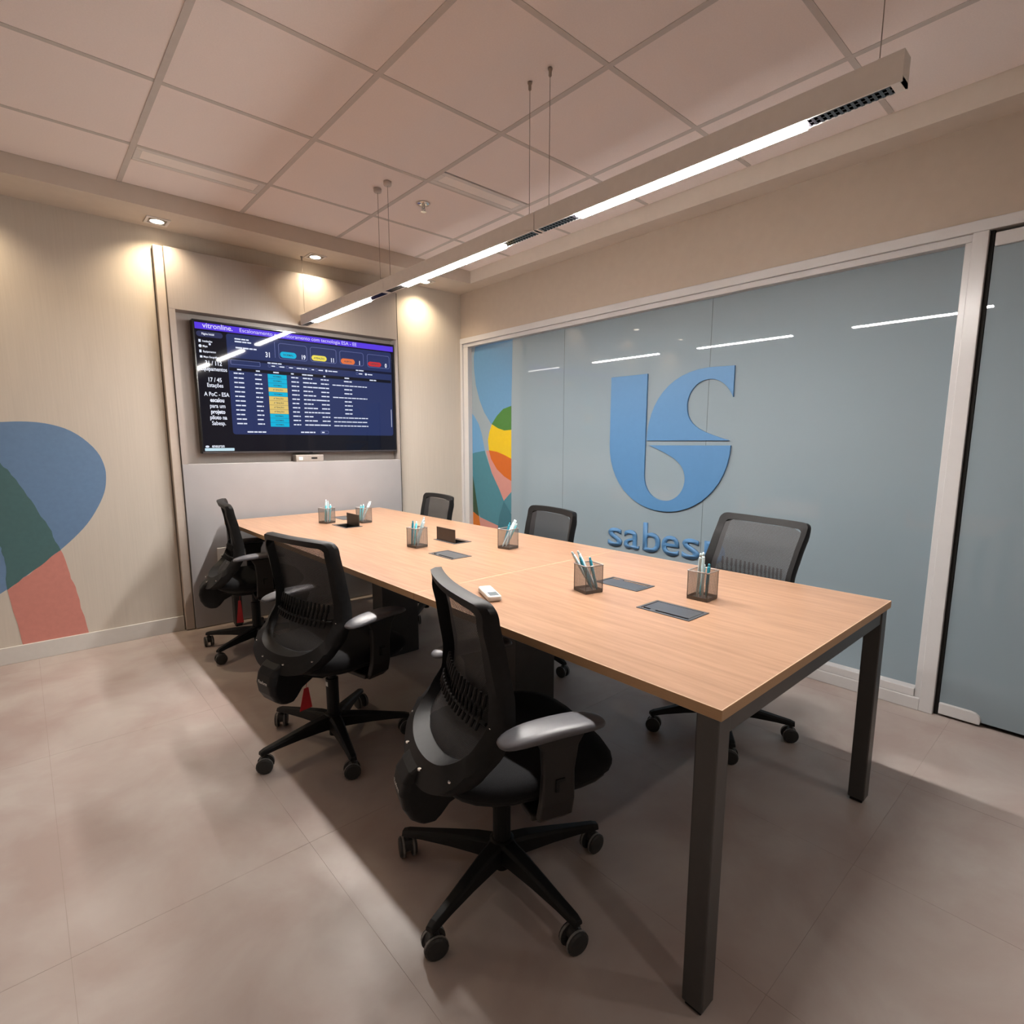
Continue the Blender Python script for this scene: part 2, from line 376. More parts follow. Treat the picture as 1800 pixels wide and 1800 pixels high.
# ------------------------------------------------------------------ glazed partition
GX = XR + .05
wn = empty_struct('window_1')
Y0, Y1, Z0, Z1 = .535, YB+.005, 0, 2.197
def fr(d, nm='frame_bar', m='frame', b=.003): return bxo(nm, d, M[m], wn, b)
fr((XR-.012, XR+.10, YF+1.28, Y1, 2.150, Z1)); fr((XR-.012, XR+.10, .535, .590, 0, 2.150)); fr((XR-.012, XR+.10, 4.215, Y1-.006, 0, 2.150)); fr((XR-.012, XR+.10, .590, 4.215, 0, .060))
fr((XR+.004, XR+.09, .590, 4.215, 2.118, 2.150), 'glazing_bead'); fr((XR+.004, XR+.09, .590, .615, .060, 2.118), 'glazing_bead'); fr((XR+.004, XR+.09, 4.150, 4.215, .060, 2.118), 'glazing_bead'); fr((XR-.004, XR+.09, .615, 4.150, .060, .100), 'glazing_bead')
for y0, y1 in ((.610, 1.797), (1.800, 2.996), (2.999, 4.155)):
    bxo('glass_pane', (GX, GX+.012, y0, y1, .09, 2.13), M['glass'], wn)
for y in (1.7985, 2.9975): bxo('pane_joint', (GX+.001, GX+.011, y-.002, y+.002, .1, 2.12), M['seam'], wn)
FILM = {
 'blue_upper': ([(4.094, 2.118), (3.589, 2.118), (3.605, 1.576), (3.712, 1.554), (3.797, 1.498), (3.867, 1.429), (3.885, 1.44), (3.974, 1.537), (4.036, 1.641), (4.09, 1.779), (4.116, 1.926), (4.118, 2.037)], (.12, .29, .50), 'blue printed petal at top of glass'),
 'blue_left': ([(4.15, 1.53), (4.122, 1.509), (4.058, 1.439), (4.012, 1.347), (3.968, 1.194), (4.109, 1.175), (4.15, 1.166)], (.13, .32, .56), 'blue printed petal beside frame'),
 'teal': ([(4.15, 1.166), (4.109, 1.175), (3.968, 1.194), (3.951, 1.154), (3.871, .998), (3.766, .856), (3.706, .759), (3.613, .667), (3.613, .521), (3.776, .525), (3.929, .555), (4.041, .578), (4.069, .611), (4.123, .857), (4.15, .96)], (.055, .21, .27), 'teal printed petal'),
 'pink': ([(3.95, 1.194), (3.905, 1.195), (3.879, 1.122), (3.8, 1.034), (3.697, .972), (3.605, .938), (3.605, .845), (3.706, .759), (3.766, .856), (3.871, .998)], (.56, .25, .215), 'pink printed sliver'),
 'green': ([(3.867, 1.429), (3.797, 1.498), (3.712, 1.554), (3.605, 1.576), (3.605, 1.375), (3.696, 1.371), (3.781, 1.391)], (.055, .19, .035), 'green printed circle segment'),
 'yellow': ([(3.867, 1.427), (3.781, 1.391), (3.696, 1.371), (3.605, 1.375), (3.605, 1.128), (3.696, 1.160), (3.799, 1.187), (3.909, 1.198), (3.922, 1.29), (3.903, 1.357)], (.72, .50, .005), 'yellow printed circle segment'),
 'orange': ([(3.909, 1.198), (3.799, 1.187), (3.696, 1.160), (3.605, 1.129), (3.605, .938), (3.697, .972), (3.8, 1.034), (3.879, 1.122)], (.55, .12, .008), 'orange printed circle segment'),
 'dark_green': ([(4.15, .96), (4.123, .857), (4.069, .611), (4.06, .582), (4.15, .62)], (.03, .07, .035), 'dark green printed overlap'),
 'orange_low': ([(4.15, .62), (4.06, .582), (4.042, .495), (4.0, .11), (4.15, .11)], (.56, .15, .012), 'orange printed area at the bottom'),
 'pink_low': ([(4.051, .577), (3.929, .553), (3.785, .527), (3.80, .11), (4.0, .11), (4.042, .495)], (.56, .25, .215), 'pink printed area at the bottom'),
 'dark_teal': ([(3.706, .752), (3.605, .652), (3.605, .11), (3.80, .11), (3.785, .524), (3.767, .618)], (.035, .15, .20), 'dark teal printed overlap'),
 'teal_right': ([(3.706, .757), (3.605, .843), (3.605, .658)], (.055, .21, .27), 'teal printed triangle'),
}
for k, (poly, col, lb) in FILM.items():
    bm = bmesh.new(); ex = .0005 + (.0006 if k in ('dark_teal', 'dark_green', 'pink_low', 'orange_low', 'green', 'orange') else 0)
    prism(bm, poly, lambda a, b: (GX+.001, a, b), lambda a, b: (GX-ex, a, b))
    obj('printed_film', bm, mat('film_'+k, [c_*.72 for c_ in col], .012, .5, var=.02), wn, label=lb)
# door
dr = empty_struct('door_1')
bxo('glass_leaf', (XR+.010, XR+.022, -.40, .517, .022, 2.085), M['glass'], dr)
bxo('door_gap', (XR+.012, XR+.05, .5205, .535, 0, 2.150), M['gap'], dr); bxo('door_gap', (XR+.048, XR+.06, -.42, .535, 0, 2.150), M['gap'], dr)
bxo('patch_fitting', (XR-.004, XR+.036, -.40, .515, 2.082, 2.136), M['frame'], dr, .004)
bm = bmesh.new(); sh = [(.516, .012), (.516, .066), (.40, .066), (.38, .062), (.366, .050), (.362, .034), (.364, .012)]
prism(bm, sh, lambda a, b: (XR-.004, a, b), lambda a, b: (XR+.036, a, b)); obj('patch_fitting', bm, M['frame'], dr, .004)
struct(bxo('trim_3', (XR-.012, XR+.10, -.62, -.42, 0, 2.150), M['frame'], bevel=.003))
# logo on the glass
lg = thing('wall_logo', 'blue raised logo symbol with blue lettering below it on the glass partition', 'sign', (GX, 2.08, 1.2))
def arc(cx, cy, rx, ry, a0, a1, n=18): return [(cx+rx*math.cos(R(a0+(a1-a0)*k/n)), cy+ry*math.sin(R(a0+(a1-a0)*k/n))) for k in range(n+1)]
def bez(p0, p1, p2, p3, n=12): return [tuple((1-t)**3*a+3*(1-t)**2*t*b+3*(1-t)*t*t*c+t**3*d for a, b, c, d in zip(p0, p1, p2, p3)) for t in [k/n for k in range(n+1)]]
# coordinates: a = distance to the right of the symbol's left edge, b = height
L0 = 2.535
lowb = [(0, 1.72), (.30, 1.72), (.30, 1.05)] + bez((.30, 1.05), (.305, .95), (.375, .889), (.46, .889)) [1:] + bez((.46, .889), (.55, .889), (.612, .965), (.608, 1.045))[1:] + bez((.608, 1.045), (.60, 1.15), (.50, 1.19), (.33, 1.252))[1:] + [(.902, 1.254)] + bez((.902, 1.254), (.90, 1.0), (.70, .817), (.452, .817))[1:] + bez((.452, .817), (.20, .817), (.0, 1.0), (0, 1.26))[1:]
ups = [(.90, 1.715), (.90, 1.535)] + bez((.90, 1.535), (.86, 1.62), (.80, 1.65), (.742, 1.65))[1:] + bez((.742, 1.65), (.66, 1.65), (.602, 1.58), (.602, 1.50))[1:] + bez((.602, 1.50), (.602, 1.36), (.74, 1.33), (.893, 1.283))[1:] + [(.311, 1.283)] + bez((.311, 1.283), (.312, 1.53), (.46, 1.715), (.74, 1.720))[1:]
for nm, poly in (('symbol_piece', lowb), ('symbol_piece', ups)):
    bm = bmesh.new(); prism(bm, poly, lambda a, b: (-.0005, L0-a-2.08, b-1.2), lambda a, b: (-.012, L0-a-2.08, b-1.2)); obj(nm, bm, M['logo'], lg, .001, segs=1)
for ch, y0, wd in (('s', 2.530, .122), ('a', 2.388, .128), ('b', 2.228, .136), ('e', 2.078, .130), ('s', 1.925, .122), ('p', 1.768, .136)):
    me = text_mesh(ch, .25, bold=.0015); bm = bmesh.new(); bm.from_mesh(me); bpy.data.meshes.remove(me)
    bmesh.ops.remove_doubles(bm, verts=bm.verts, dist=1e-5)
    r = bmesh.ops.extrude_face_region(bm, geom=bm.faces[:]); vv = [e for e in r['geom'] if isinstance(e, bmesh.types.BMVert)]
    for v in vv: v.co.z += .010
    x0, x1 = min(v.co.x for v in bm.verts), max(v.co.x for v in bm.verts); z0, z1 = min(v.co.y for v in bm.verts), max(v.co.y for v in bm.verts)
    lo, hi = {'b': (.528, .728), 'p': (.462, .662)}.get(ch, (.528, .662))
    for v in bm.verts:
        a, b, c = v.co; v.co = (-c+.0005, y0-(a-x0)/(x1-x0)*wd-2.08, lo+(b-z0)/(z1-z0)*(hi-lo)-1.2)
    obj('letter', bm, M['logo'], lg)

# ------------------------------------------------------------------ television
TX0, TX1, TZ0, TZ1, TYF = .905, 2.380, 1.193, 2.066, 4.215
tv = thing('television', 'wide black flat television showing a dark blue dashboard', 'television', ((TX0+TX1)/2, TYF+.03, TZ0))
ox, oz = (TX0+TX1)/2, TZ0; tw, thh = TX1-TX0, TZ1-TZ0
bxo('casing', (-tw/2, tw/2, -.028, .035, 0, thh), M['tvb'], tv, .003)
SCR = glow('screen_black', (.004, .004, .010), 1.0)
SCR.node_tree.nodes['Principled BSDF'].inputs['Roughness'].default_value = .04
SCR.node_tree.nodes['Principled BSDF'].inputs['Specular IOR Level'].default_value = .22; SCR.node_tree.nodes['Principled BSDF'].inputs['Base Color'].default_value = (.003, .003, .003, 1)
def uvp(u, v, d): return (-tw/2 + u*tw, -.0285-d, v*thh)
def quads(rects, d, m, name, label=None):
    bm = bmesh.new()
    for r in rects:
        pts = [(r[0], r[1]), (r[2], r[1]), (r[2], r[3]), (r[0], r[3])] if not isinstance(r[0], tuple) else r
        bm.faces.new([bm.verts.new(uvp(u, v, d)) for u, v in pts])
    return obj(name, bm, m, scr, label=label)
bm = bmesh.new(); box(bm, -tw/2+.010, tw/2-.010, -.0288, -.02, .014, thh-.010); scr = obj('screen', bm, SCR, tv, label='glossy lit screen of the dashboard')
def sg(name, col, s=1.0):
    m = glow(name, col, s); b = m.node_tree.nodes['Principled BSDF']; b.inputs['Roughness'].default_value = .04; b.inputs['Specular IOR Level'].default_value = .22; b.inputs['Base Color'].default_value = (.003, .003, .003, 1); return m
def rr(x0, y0, x1, y1, r=.012, n=5):
    ry = r*tw/thh; o = []
    for cx, cy, a in ((x1-r, y1-ry, 0), (x0+r, y1-ry, 90), (x0+r, y0+ry, 180), (x1-r, y0+ry, 270)):
        o += [(cx+r*math.cos(R(a+90*k/n)), cy+ry*math.sin(R(a+90*k/n))) for k in range(n+1)]
    return o
def ring(x0, y0, x1, y1, r, t):
    a = rr(x0, y0, x1, y1, r); b = rr(x0+t, y0+t*1.7, x1-t, y1-t*1.7, max(r-t, .001))
    return [[a[i], a[(i+1) % len(a)], b[(i+1) % len(a)], b[i]] for i in range(len(a))]
quads([(.009, .932, .993, .979)], .0006, sg('screen_purple', (.10, .045, .75), 1.0), 'title_bar')
quads([rr(.013, .877, .121, .918)], .0006, sg('screen_menu', (.03, .035, .10)), 'menu_highlight')
quads([rr(.135, .150, .980, .922, .012)], .0006, sg('screen_navy', (.020, .032, .115)), 'dashboard_panel')
quads([(.135, .722, .980, .742)], .0009, sg('screen_dark', (.006, .008, .03)), 'divider_band')
quads([(.138, .642, .975, .668)], .0009, sg('screen_header', (.003, .004, .012)), 'table_header_band')
cy = [0, 0, 0, 1, 0, 1, 1, 1, 1, 0, 0, 0]
rows = [.639 - .4255*k/12 for k in range(13)]
SCY, SSA = sg('screen_cyan', (.0, .45, .70)), sg('screen_sand', (.75, .55, .16))
quads([rr(.373, .780, .452, .828, .014)], .0009, SCY, 'cyan_pill')
for i in range(12): quads([(.308, rows[i+1]+.002, .398, rows[i])], .0009, SSA if cy[i] else SCY, 'status_cell')
quads([rr(.528, .782, .607, .827, .014)], .0009, sg('screen_yellow', (.85, .72, .10)), 'yellow_pill')
quads([rr(.684, .779, .762, .826, .014)], .0009, sg('screen_orange', (.75, .17, .05)), 'orange_pill')
quads([rr(.838, .781, .918, .822, .014)], .0009, sg('screen_red', (.55, .03, .04)), 'red_pill')
SLN = sg('screen_line', (.14, .17, .38))
for d in ((.366, .768, .506, .894, .012), (.522, .772, .660, .893, .012), (.678, .774, .813, .890, .012), (.834, .772, .969, .888, .012), (.146, .690, .277, .727, .004), (.557, .160, .599, .187, .004)): quads(ring(*d, .0020), .0010, SLN, 'card_outline')
quads([(.348, .773, .350, .898)], .0010, SLN, 'divider_line')
for u in (.319, .356, .404, .441, .517, .551, .773): quads(ring(u-.0065, .693, u+.0065, .716, .0064, .0014), .0010, SLN, 'radio_button')
white = [(.970, .232, .9725, .397)]
white += [rr(u-.006, .694, u+.006, .714, .0058) for u in (.602, .824)]
quads([rr(.011, .020, .136, .042, .003)], .0009, sg('screen_pale', (.55, .75, .85)), 'taskbar_pill')
def words(u0, v, n, hgt, rng):
    """illegible small row: a run of word-length dashes"""
    u = u0
    out = []
    while u < u0 + n - .004:
        l_ = min(rng.uniform(.012, .03), u0+n-u); out.append((u, v-hgt/2, u+l_, v+hgt/2)); u += l_ + .003
    return out
rng = random.Random(7)
white_rows = []
for i in range(12):
    v = (rows[i]+rows[i+1])/2 + .004
    for u, n in ((.156, .044), (.249, .032), (.420, .037), (.478, .048 + .022*(i % 3)), (.570, .042)): white_rows += words(u, v, n, .010, rng)
    white_rows += words(.632, v-.002, .195, .0085, rng) if i in (1, 4, 9, 10, 11) else words(.696, v, .044, .010, rng)
for u, n in ((.172, .018), (.255, .018), (.335, .028), (.420, .02), (.475, .055), (.585, .010), (.700, .028), (.845, .045)): white_rows += words(u, .655, n, .010, rng)
white_rows += words(.170, .888, .062, .010, rng) + words(.170, .868, .072, .010, rng) + words(.172, .822, .098, .011, rng) + words(.311, .727, .066, .009, rng) + words(.766, .733, .048, .009, rng)
for u, n in ((.329, .016), (.366, .03), (.413, .018), (.450, .052), (.526, .012), (.561, .026), (.612, .05), (.783, .026), (.834, .03)): white_rows += words(u, .704, n, .009, rng)
white_rows += words(.199, .170, .088, .011, rng) + words(.454, .172, .074, .011, rng) + words(.563, .173, .014, .010, rng)
white_rows += [(.020, .836, .029, .856), (.020, .760, .029, .780), (.021, .722, .031, .738)] + [rr(.019, .797, .031, .819, .0058), rr(.060, .818, .069, .834, .004), rr(.014, .046, .030, .062, .006)]
quads(white + white_rows, .0011, sg('screen_white', (.75, .80, .95)), 'small_text_rows')['kind'] = 'stuff'
def txt(items, m, name, d=.0012):
    for t_, u, v, size, al, bo in items:
        me = text_mesh(t_, size*thh, al, bo); bm = bmesh.new(); bm.from_mesh(me); bpy.data.meshes.remove(me)
        for x in bm.verts:
            a, b, c = x.co; x.co = (-tw/2+u*tw+a*(.78 if name == 'white_text' else 1), -.0285-d, v*thh+b)
        o = obj(name, bm, m, scr)
W = sg('screen_text', (.85, .88, 1.0))
txt([('vitronline.', .040, .944, .052, 'LEFT', .0006), ('Escalonamento e monitoramento com tecnologia ESA - EE', .193, .944, .0415, 'LEFT', 0)], sg('screen_title', (.72, .68, 1.0)), 'title_text')
txt([('Página Inicial', .034, .892, .022, 'LEFT', .0004), ('Instalações', .035, .839, .020, 'LEFT', .0004), ('Mapa', .035, .802, .020, 'LEFT', .0004), ('Equipamentos', .035, .763, .020, 'LEFT', .0004), ('Mapa Geográfico', .035, .724, .020, 'LEFT', .0004),
     ('31', .3155, .772, .056, 'CENTER', .0012), ('19', .486, .782, .050, 'CENTER', .0012), ('11', .638, .782, .050, 'CENTER', .0012), ('1', .789, .782, .050, 'CENTER', .0012), ('0', .946, .782, .050, 'CENTER', .0012),
     ('31 / 112', .074, .672, .045, 'CENTER', .0008), ('Equipamentos', .074, .630, .042, 'CENTER', .0006), ('17 / 45', .074, .548, .045, 'CENTER', .0008), ('Estações', .074, .508, .042, 'CENTER', .0006),
     ('A PoC - ESA', .078, .440, .043, 'CENTER', .0007), ('escalou', .078, .396, .043, 'CENTER', .0013), ('para um', .078, .352, .043, 'CENTER', .0006), ('projeto', .078, .308, .043, 'CENTER', .0013), ('piloto na', .078, .264, .043, 'CENTER', .0010), ('Sabesp.', .078, .220, .043, 'CENTER', .0006),
     ('eneuron', .041, .047, .034, 'LEFT', .0006)], W, 'white_text')
txt([('NORMAL', .4125, .797, .020, 'CENTER', .0003), ('ATENÇÃO', .5675, .797, .020, 'CENTER', .0003), ('ALERTA', .723, .795, .020, 'CENTER', .0003), ('CRÍTICO', .878, .795, .020, 'CENTER', .0003)]
    + [('ATENÇÃO' if cy[i] else 'NORMAL', .353, (rows[i]+rows[i+1])/2-.005, .017, 'CENTER', .0002) for i in range(12)], sg('screen_ink', (.03, .06, .08)), 'pill_text')
bxo('bezel_strip', (-tw/2+.004, tw/2-.004, -.0295, -.026, .002, .013), mat('tv_lower_bezel', (.05, .045, .05), .3, .5, metal=.3), tv)
bxo('sensor', (-.012, .012, -.031, -.026, -.004, .004), M['tvb'], tv)
t = thing('interface_box', 'small pale box with dark marks on the niche ledge below the television', 'box', (1.623, 4.235, NZ0))
bxo('body', (-.105, .105, -.045, .03, 0, .050), mat('pale_grey_plastic', (.26, .235, .215), .45, .4), t, .004)
bxo('dark_mark', (.01, .055, -.0462, -.044, .020, .032), M['black'], t); bxo('lens', (-.085, -.055, -.0462, -.044, .012, .036), M['white'], t, .002)
# wall outlet
t = thing('wall_outlet', 'white wall outlet plate on grey panel behind the farthest left chair', 'outlet', (.970, PY, .488))
bxo('plate', (-.032, .032, -.008, 0, -.058, .058), M['white'], t, .003)
bxo('socket', (-.018, .024, -.010, -.007, -.012, .012), M['paper'], t, .002); bxo('slot', (-.010, .012, -.0108, -.0095, -.003, .003), M['gap'], t)

# ------------------------------------------------------------------ meeting table
X0, X1, TY0, TY1, SEAM = .984, 2.150, .530, 4.125, 1.700
tb = thing('meeting_table', 'long meeting table with light oak top and dark grey steel legs', 'table', (0, 0, 0))
BOXES = [(1.433, 1.553, .872, 1.064, 'L', False), (1.591, 1.705, 1.175, 1.370, 'R', False), (1.410, 1.526, 2.064, 2.258, 'L', False), (1.643, 1.757, 2.368, 2.566, 'R', True), (1.450, 1.566, 3.255, 3.455, 'L', True), (1.600, 1.714, 3.610, 3.805, 'R', False)]
def slab(y0, y1):
    hs = [b for b in BOXES if y0 < b[2] < y1]; I = .012; EB = .0024
    xc = sorted({X0, X1, X0+EB, X1-EB} | {b[0]+I for b in hs} | {b[1]-I for b in hs}); yc = sorted({y0, y1, y0+EB, y1-EB} | {b[2]+I for b in hs} | {b[3]-I for b in hs})
    bm = bmesh.new(); vd = {}
    def V(x, y): return vd.setdefault((x, y), None) or vd.__setitem__((x, y), bm.verts.new((x, y, TH))) or vd[(x, y)]
    for i in range(len(xc)-1):
        for j in range(len(yc)-1):
            cx, cy_ = (xc[i]+xc[i+1])/2, (yc[j]+yc[j+1])/2
            if any(b[0] < cx < b[1] and b[2] < cy_ < b[3] for b in hs): continue
            f = bm.faces.new((V(xc[i], yc[j]), V(xc[i+1], yc[j]), V(xc[i+1], yc[j+1]), V(xc[i], yc[j+1])))
            if i in (0, len(xc)-2) or j in (0, len(yc)-2): f.material_index = 2
    r = bmesh.ops.extrude_face_region(bm, geom=bm.faces[:])
    for v in [e for e in r['geom'] if isinstance(e, bmesh.types.BMVert)]: v.co.z -= .025
    bm.normal_update()
    for f in bm.faces:
        if abs(f.normal.z) < .5: f.material_index = 1
    obj('tabletop', bm, [M['wood'], M['edge'], M['edgetop']], tb, .0008, segs=1)
slab(TY0, SEAM-.0008); slab(SEAM+.0008, TY1)
for x0, x1 in ((X0+.006, X0+.058), (X1-.058, X1-.006)):
    for y0 in (TY0+.008, TY1-.06):
        l_ = bxo('leg', (x0, x1, y0, y0+.052, .012, TH-.025), M['steel'], tb, .004)
        bxo('leg_foot', (x0+.006, x1-.006, y0+.006, y0+.046, 0, .012), M['black'], l_, .002)
for y0 in (TY0+.012, TY1-.055): bxo('end_rail', (X0+.058, X1-.058, y0, y0+.042, TH-.075, TH-.025), M['steel'], tb, .003)
for x0 in (1.30, 1.80): bxo('long_rail', (x0, x0+.04, TY0+.056, TY1-.056, TH-.065, TH-.026), M['steel'], tb)
for y0 in (SEAM+.0, 2.86): bxo('pedestal', (1.475, 1.715, y0, y0+.12, 0, TH-.066), M['steel'], tb, .003)
for x0, x1, y0, y1, side, op in BOXES:
    pb = None; bm = bmesh.new(); I = .011
    for d in ((x0, x0+I, y0, y1), (x1-I, x1, y0, y1), (x0+I, x1-I, y0, y0+I), (x0+I, x1-I, y1-I, y1)): box(bm, *d, TH+.0003, TH+.0025)
    pb = obj('power_box', bm, M['box'], tb, .0006, segs=1)
    a0, a1, b0, b1 = x0+I+.0015, x1-I-.0015, y0+I+.0015, y1-I-.0015
    bm = bmesh.new(); box(bm, a0, a1, b0, b1, TH-.056, TH-.05)
    for d in ((a0, a0+.002, b0, b1), (a1-.002, a1, b0, b1), (a0, a1, b0, b0+.002), (a0, a1, b1-.002, b1)): box(bm, *d, TH-.05, TH-.001)
    obj('tray', bm, M['boxin'], pb)
    if not op:
        s0, s1 = (a0+.011, a1) if side == 'L' else (a0, a1-.011)
        bm = bmesh.new(); box(bm, s0, s1, b0+.001, b1-.001, TH-.003, TH+.0018)
        yy = b0 + (b1-b0)*.76
        box(bm, *((a0, s0) if side == 'L' else (s1, a1)), yy-.010, yy+.010, TH-.003, TH+.0018)
        obj('lid', bm, M['box'], pb, .0006, segs=1)
    else:
        xx = a1-.006 if side == 'L' else a0
        bxo('lid', (xx, xx+.006, b0+.002, b1-.002, TH-.002, TH+.074), M['lid'], pb, .0012, 'dark brown lid standing open')

# ------------------------------------------------------------------ task chairs
def interp(t, z):
    t = sorted(t)
    if z <= t[0][0]: return t[0][1]
    for (a, va), (b, vb) in zip(t, t[1:]):
        if z <= b:
            f = (z-a)/(b-a); f = f*f*(3-2*f)*.5 + f*.5; return va + (vb-va)*f
    return t[-1][1]
PROF = [(.40, -.225), (.44, -.222), (.49, -.195), (.55, -.150), (.61, -.118), (.68, -.113), (.78, -.121), (.87, -.133), (.93, -.146)]
def bx_(y, z): return interp(PROF, z) + (.046 - .018*max(0, min(1, (z-.66)/.2)))*(min(abs(y), .25)/.225)**2
OUT = [(0, .916), (.09, .916), (.17, .914), (.203, .911), (.219, .900), (.226, .878), (.226, .80), (.227, .70), (.233, .63), (.240, .57), (.238, .52), (.222, .475), (.185, .437), (.12, .412), (.06, .404), (0, .402)]
INN = [(0, .886), (.08, .886), (.145, .884), (.174, .882), (.189, .874), (.194, .857), (.194, .79), (.193, .70), (.194, .63), (.195, .58), (.189, .548), (.170, .518), (.135, .496), (.088, .484), (.04, .480), (0, .479)]
def make_chair():
    root = thing('task_chair', '', 'chair')
    up = []                                   # parts that move with the gas lift
    # base
    bm = bmesh.new(); lathe(bm, [(.012, .030), (.021, .032), (.021, .060), (.040, .066), (.046, .080), (.044, .118), (.034, .128), (.028, .130)], 24)
    obj('base_hub', bm, M['black'], root, smooth=True)
    for k in range(5):
        bm = bmesh.new(); secs = []
        for r_, zt, zb, wd in ((.030, .126, .072, .028), (.080, .124, .076, .026), (.16, .114, .078, .021), (.25, .101, .077, .017), (.300, .094, .074, .0155), (.318, .088, .072, .013)):
            secs.append([(r_, -wd, zb), (r_, wd, zb), (r_, wd*.92, zt-.008), (r_, wd*.6, zt), (r_, -wd*.6, zt), (r_, -wd*.92, zt-.008)])
        loft(bm, secs)
        leg = obj('base_leg', bm, M['black'], root, smooth=False, bevel=.002); leg.rotation_euler = (0, 0, 2*math.pi*k/5)
        bm = bmesh.new(); lathe(bm, [(.008, .05), (.008, .076)], 10)
        loft(bm, [[(.020*math.cos(R(a))*1.0, y_, .038+.026*math.sin(R(a))) for a in range(-20, 205, 25)] for y_ in (-.012, .012)], closed=True)
        for s in (-1, 1):
            loft(bm, [[(rr_*math.cos(2*math.pi*q/18)-.004, s*yy, .0315+rr_*math.sin(2*math.pi*q/18)) for q in range(18)] for rr_, yy in ((.024, .009), (.031, .011), (.031, .022), (.026, .026), (.010, .0275))])
            loft(bm, [[(rr_*math.cos(2*math.pi*q/18)-.004, s*yy, .0315+rr_*math.sin(2*math.pi*q/18)) for q in range(18)] for rr_, yy in ((.0314, .0125), (.0316, .0135), (.0316, .0175), (.0314, .0185))], mi=1)
        ca = obj('caster', bm, [M['rubber'], M['tyre']], leg); ca.location = (.304, 0, 0); ca.rotation_euler = (0, 0, [.9, 2.2, -.6, 1.4, .3][k])
    bm = bmesh.new(); lathe(bm, [(.026, .125), (.026, .285), (.018, .288), (.018, .375)], 18); col = obj('gas_column', bm, M['black'], root, smooth=False)
    # tilt mechanism
    bm = bmesh.new()
    loft(bm, [[(-.17, -.07, .372), (-.17, .07, .372), (-.17, .07, .392), (-.17, -.07, .392)], [(-.10, -.085, .345), (-.10, .085, .345), (-.10, .085, .395), (-.10, -.085, .395)], [(.05, -.085, .342), (.05, .085, .342), (.05, .085, .395), (.05, -.085, .395)], [(.14, -.06, .370), (.14, .06, .370), (.14, .06, .395), (.14, -.06, .395)]])
    tube(bm, [(.04, -.08, .372), (.045, -.19, .368), (.05, -.215, .366)], [.006, .006, .010], 8)
    up.append(obj('tilt_mechanism', bm, M['black'], root, bevel=.008))
    # seat pan and cushion
    def sup(sx, sy, z, cx=.03, n=28, e=3.2, dip=0):
        o = []
        for k in range(n):
            a = 2*math.pi*k/n; c, s = math.cos(a), math.sin(a)
            x = cx + sx*math.copysign(abs(c)**(2/e), c); y = sy*math.copysign(abs(s)**(2/e), s)*(1+.05*c)
            o.append((x, y, z - dip*max(0, (x-.12)/.15)**2*.5))
        return o
    bm = bmesh.new(); loft(bm, [sup(.17, .18, .386), sup(.215, .222, .392, dip=.01), sup(.238, .240, .404, dip=.02), sup(.240, .242, .414, dip=.02)])
    up.append(obj('seat_pan', bm, M['black'], root, smooth=True))
    bm = bmesh.new(); loft(bm, [sup(.238, .242, .412, dip=.02), sup(.250, .252, .425, dip=.025), sup(.250, .253, .440, dip=.028), sup(.238, .242, .456, dip=.03), sup(.205, .21, .465, dip=.03), sup(.12, .13, .462), sup(.03, .03, .460)])
    up.append(obj('seat_cushion', bm, M['fabric'], root, smooth=True))
    # back frame: a closed loop with a deep shell at the bottom
    def full(h): return h + [(-y, z) for y, z in h[-2:0:-1]]
    def dense(h):
        out = []
        for i in range(len(h)-1):
            p0, p1, p2, p3 = h[max(i-1, 0)], h[i], h[i+1], h[min(i+2, len(h)-1)]
            for t_ in (0, .25, .5, .75):
                out.append(tuple(.5*(2*b+(c-a)*t_+(2*a-5*b+4*c-d)*t_*t_+(3*b-a-3*c+d)*t_**3) for a, b, c, d in zip(p0, p1, p2, p3)))
        return out + [h[-1]]
    o_, i_ = full(dense(OUT)), full(dense(INN))
    def dep(z): return .032 - .006*max(0, min(1, (z-.85)/.04)) + .012*max(0, min(1, (.60-z)/.12))
    bm = bmesh.new(); rings = []
    for (yo, zo), (yi, zi) in zip(o_, i_):
        do, di = dep(zo), dep(zi); xo, xi = bx_(yo, zo), bx_(yi, zi)
        rings.append([(xo+.010, yo, zo), (xo-do*.35, yo*1.012, zo), (xo-do, yo*.97, zo+(.006 if zo < .5 else -.004)), (xi-di, yi*1.02, zi+(.004 if zi > .8 else -.004)), (xi-.004, yi, zi), (xi+.006, yi*1.01, zi)])
    vr = [[bm.verts.new(p) for p in r] for r in rings]; n = len(vr)
    for a in range(n):
        b = (a+1) % n
        for k in range(6): bm.faces.new((vr[a][k], vr[a][(k+1) % 6], vr[b][(k+1) % 6], vr[b][k]))
    fr_ = obj('back_frame', bm, M['black'], root, smooth=True); fr_.data.set_sharp_from_angle(angle=R(38)); up.append(fr_)
    bm = bmesh.new()
    for y, z in ((-.07, .452), (.07, .452), (-.19, .478), (.19, .478), (-.205, .60), (.205, .60)):
        lathe(bm, [(.005, -.002), (.005, .002)], 8, (bx_(y, z)-.040-(.002 if z < .5 else -.014), y, z))
    obj('screw', bm, M['chrome'], fr_)
    # net
    bm = bmesh.new(); uvl = bm.loops.layers.uv.new('UVMap'); NZ, NY_ = 22, 12; half = [(z, y) for y, z in INN[4:-1]]
    half = sorted([(z, y) for y, z in INN if y > 0]); g = []
    for a in range(NZ+1):
        z = .482 + (.884-.482)*a/NZ; hw = max(.02, interp(half, z)) + .008; row = []
        for b in range(NY_+1):
            y = -hw + 2*hw*b/NY_; row.append(bm.verts.new((bx_(y, z)+.004, y, z)))
        g.append(row)
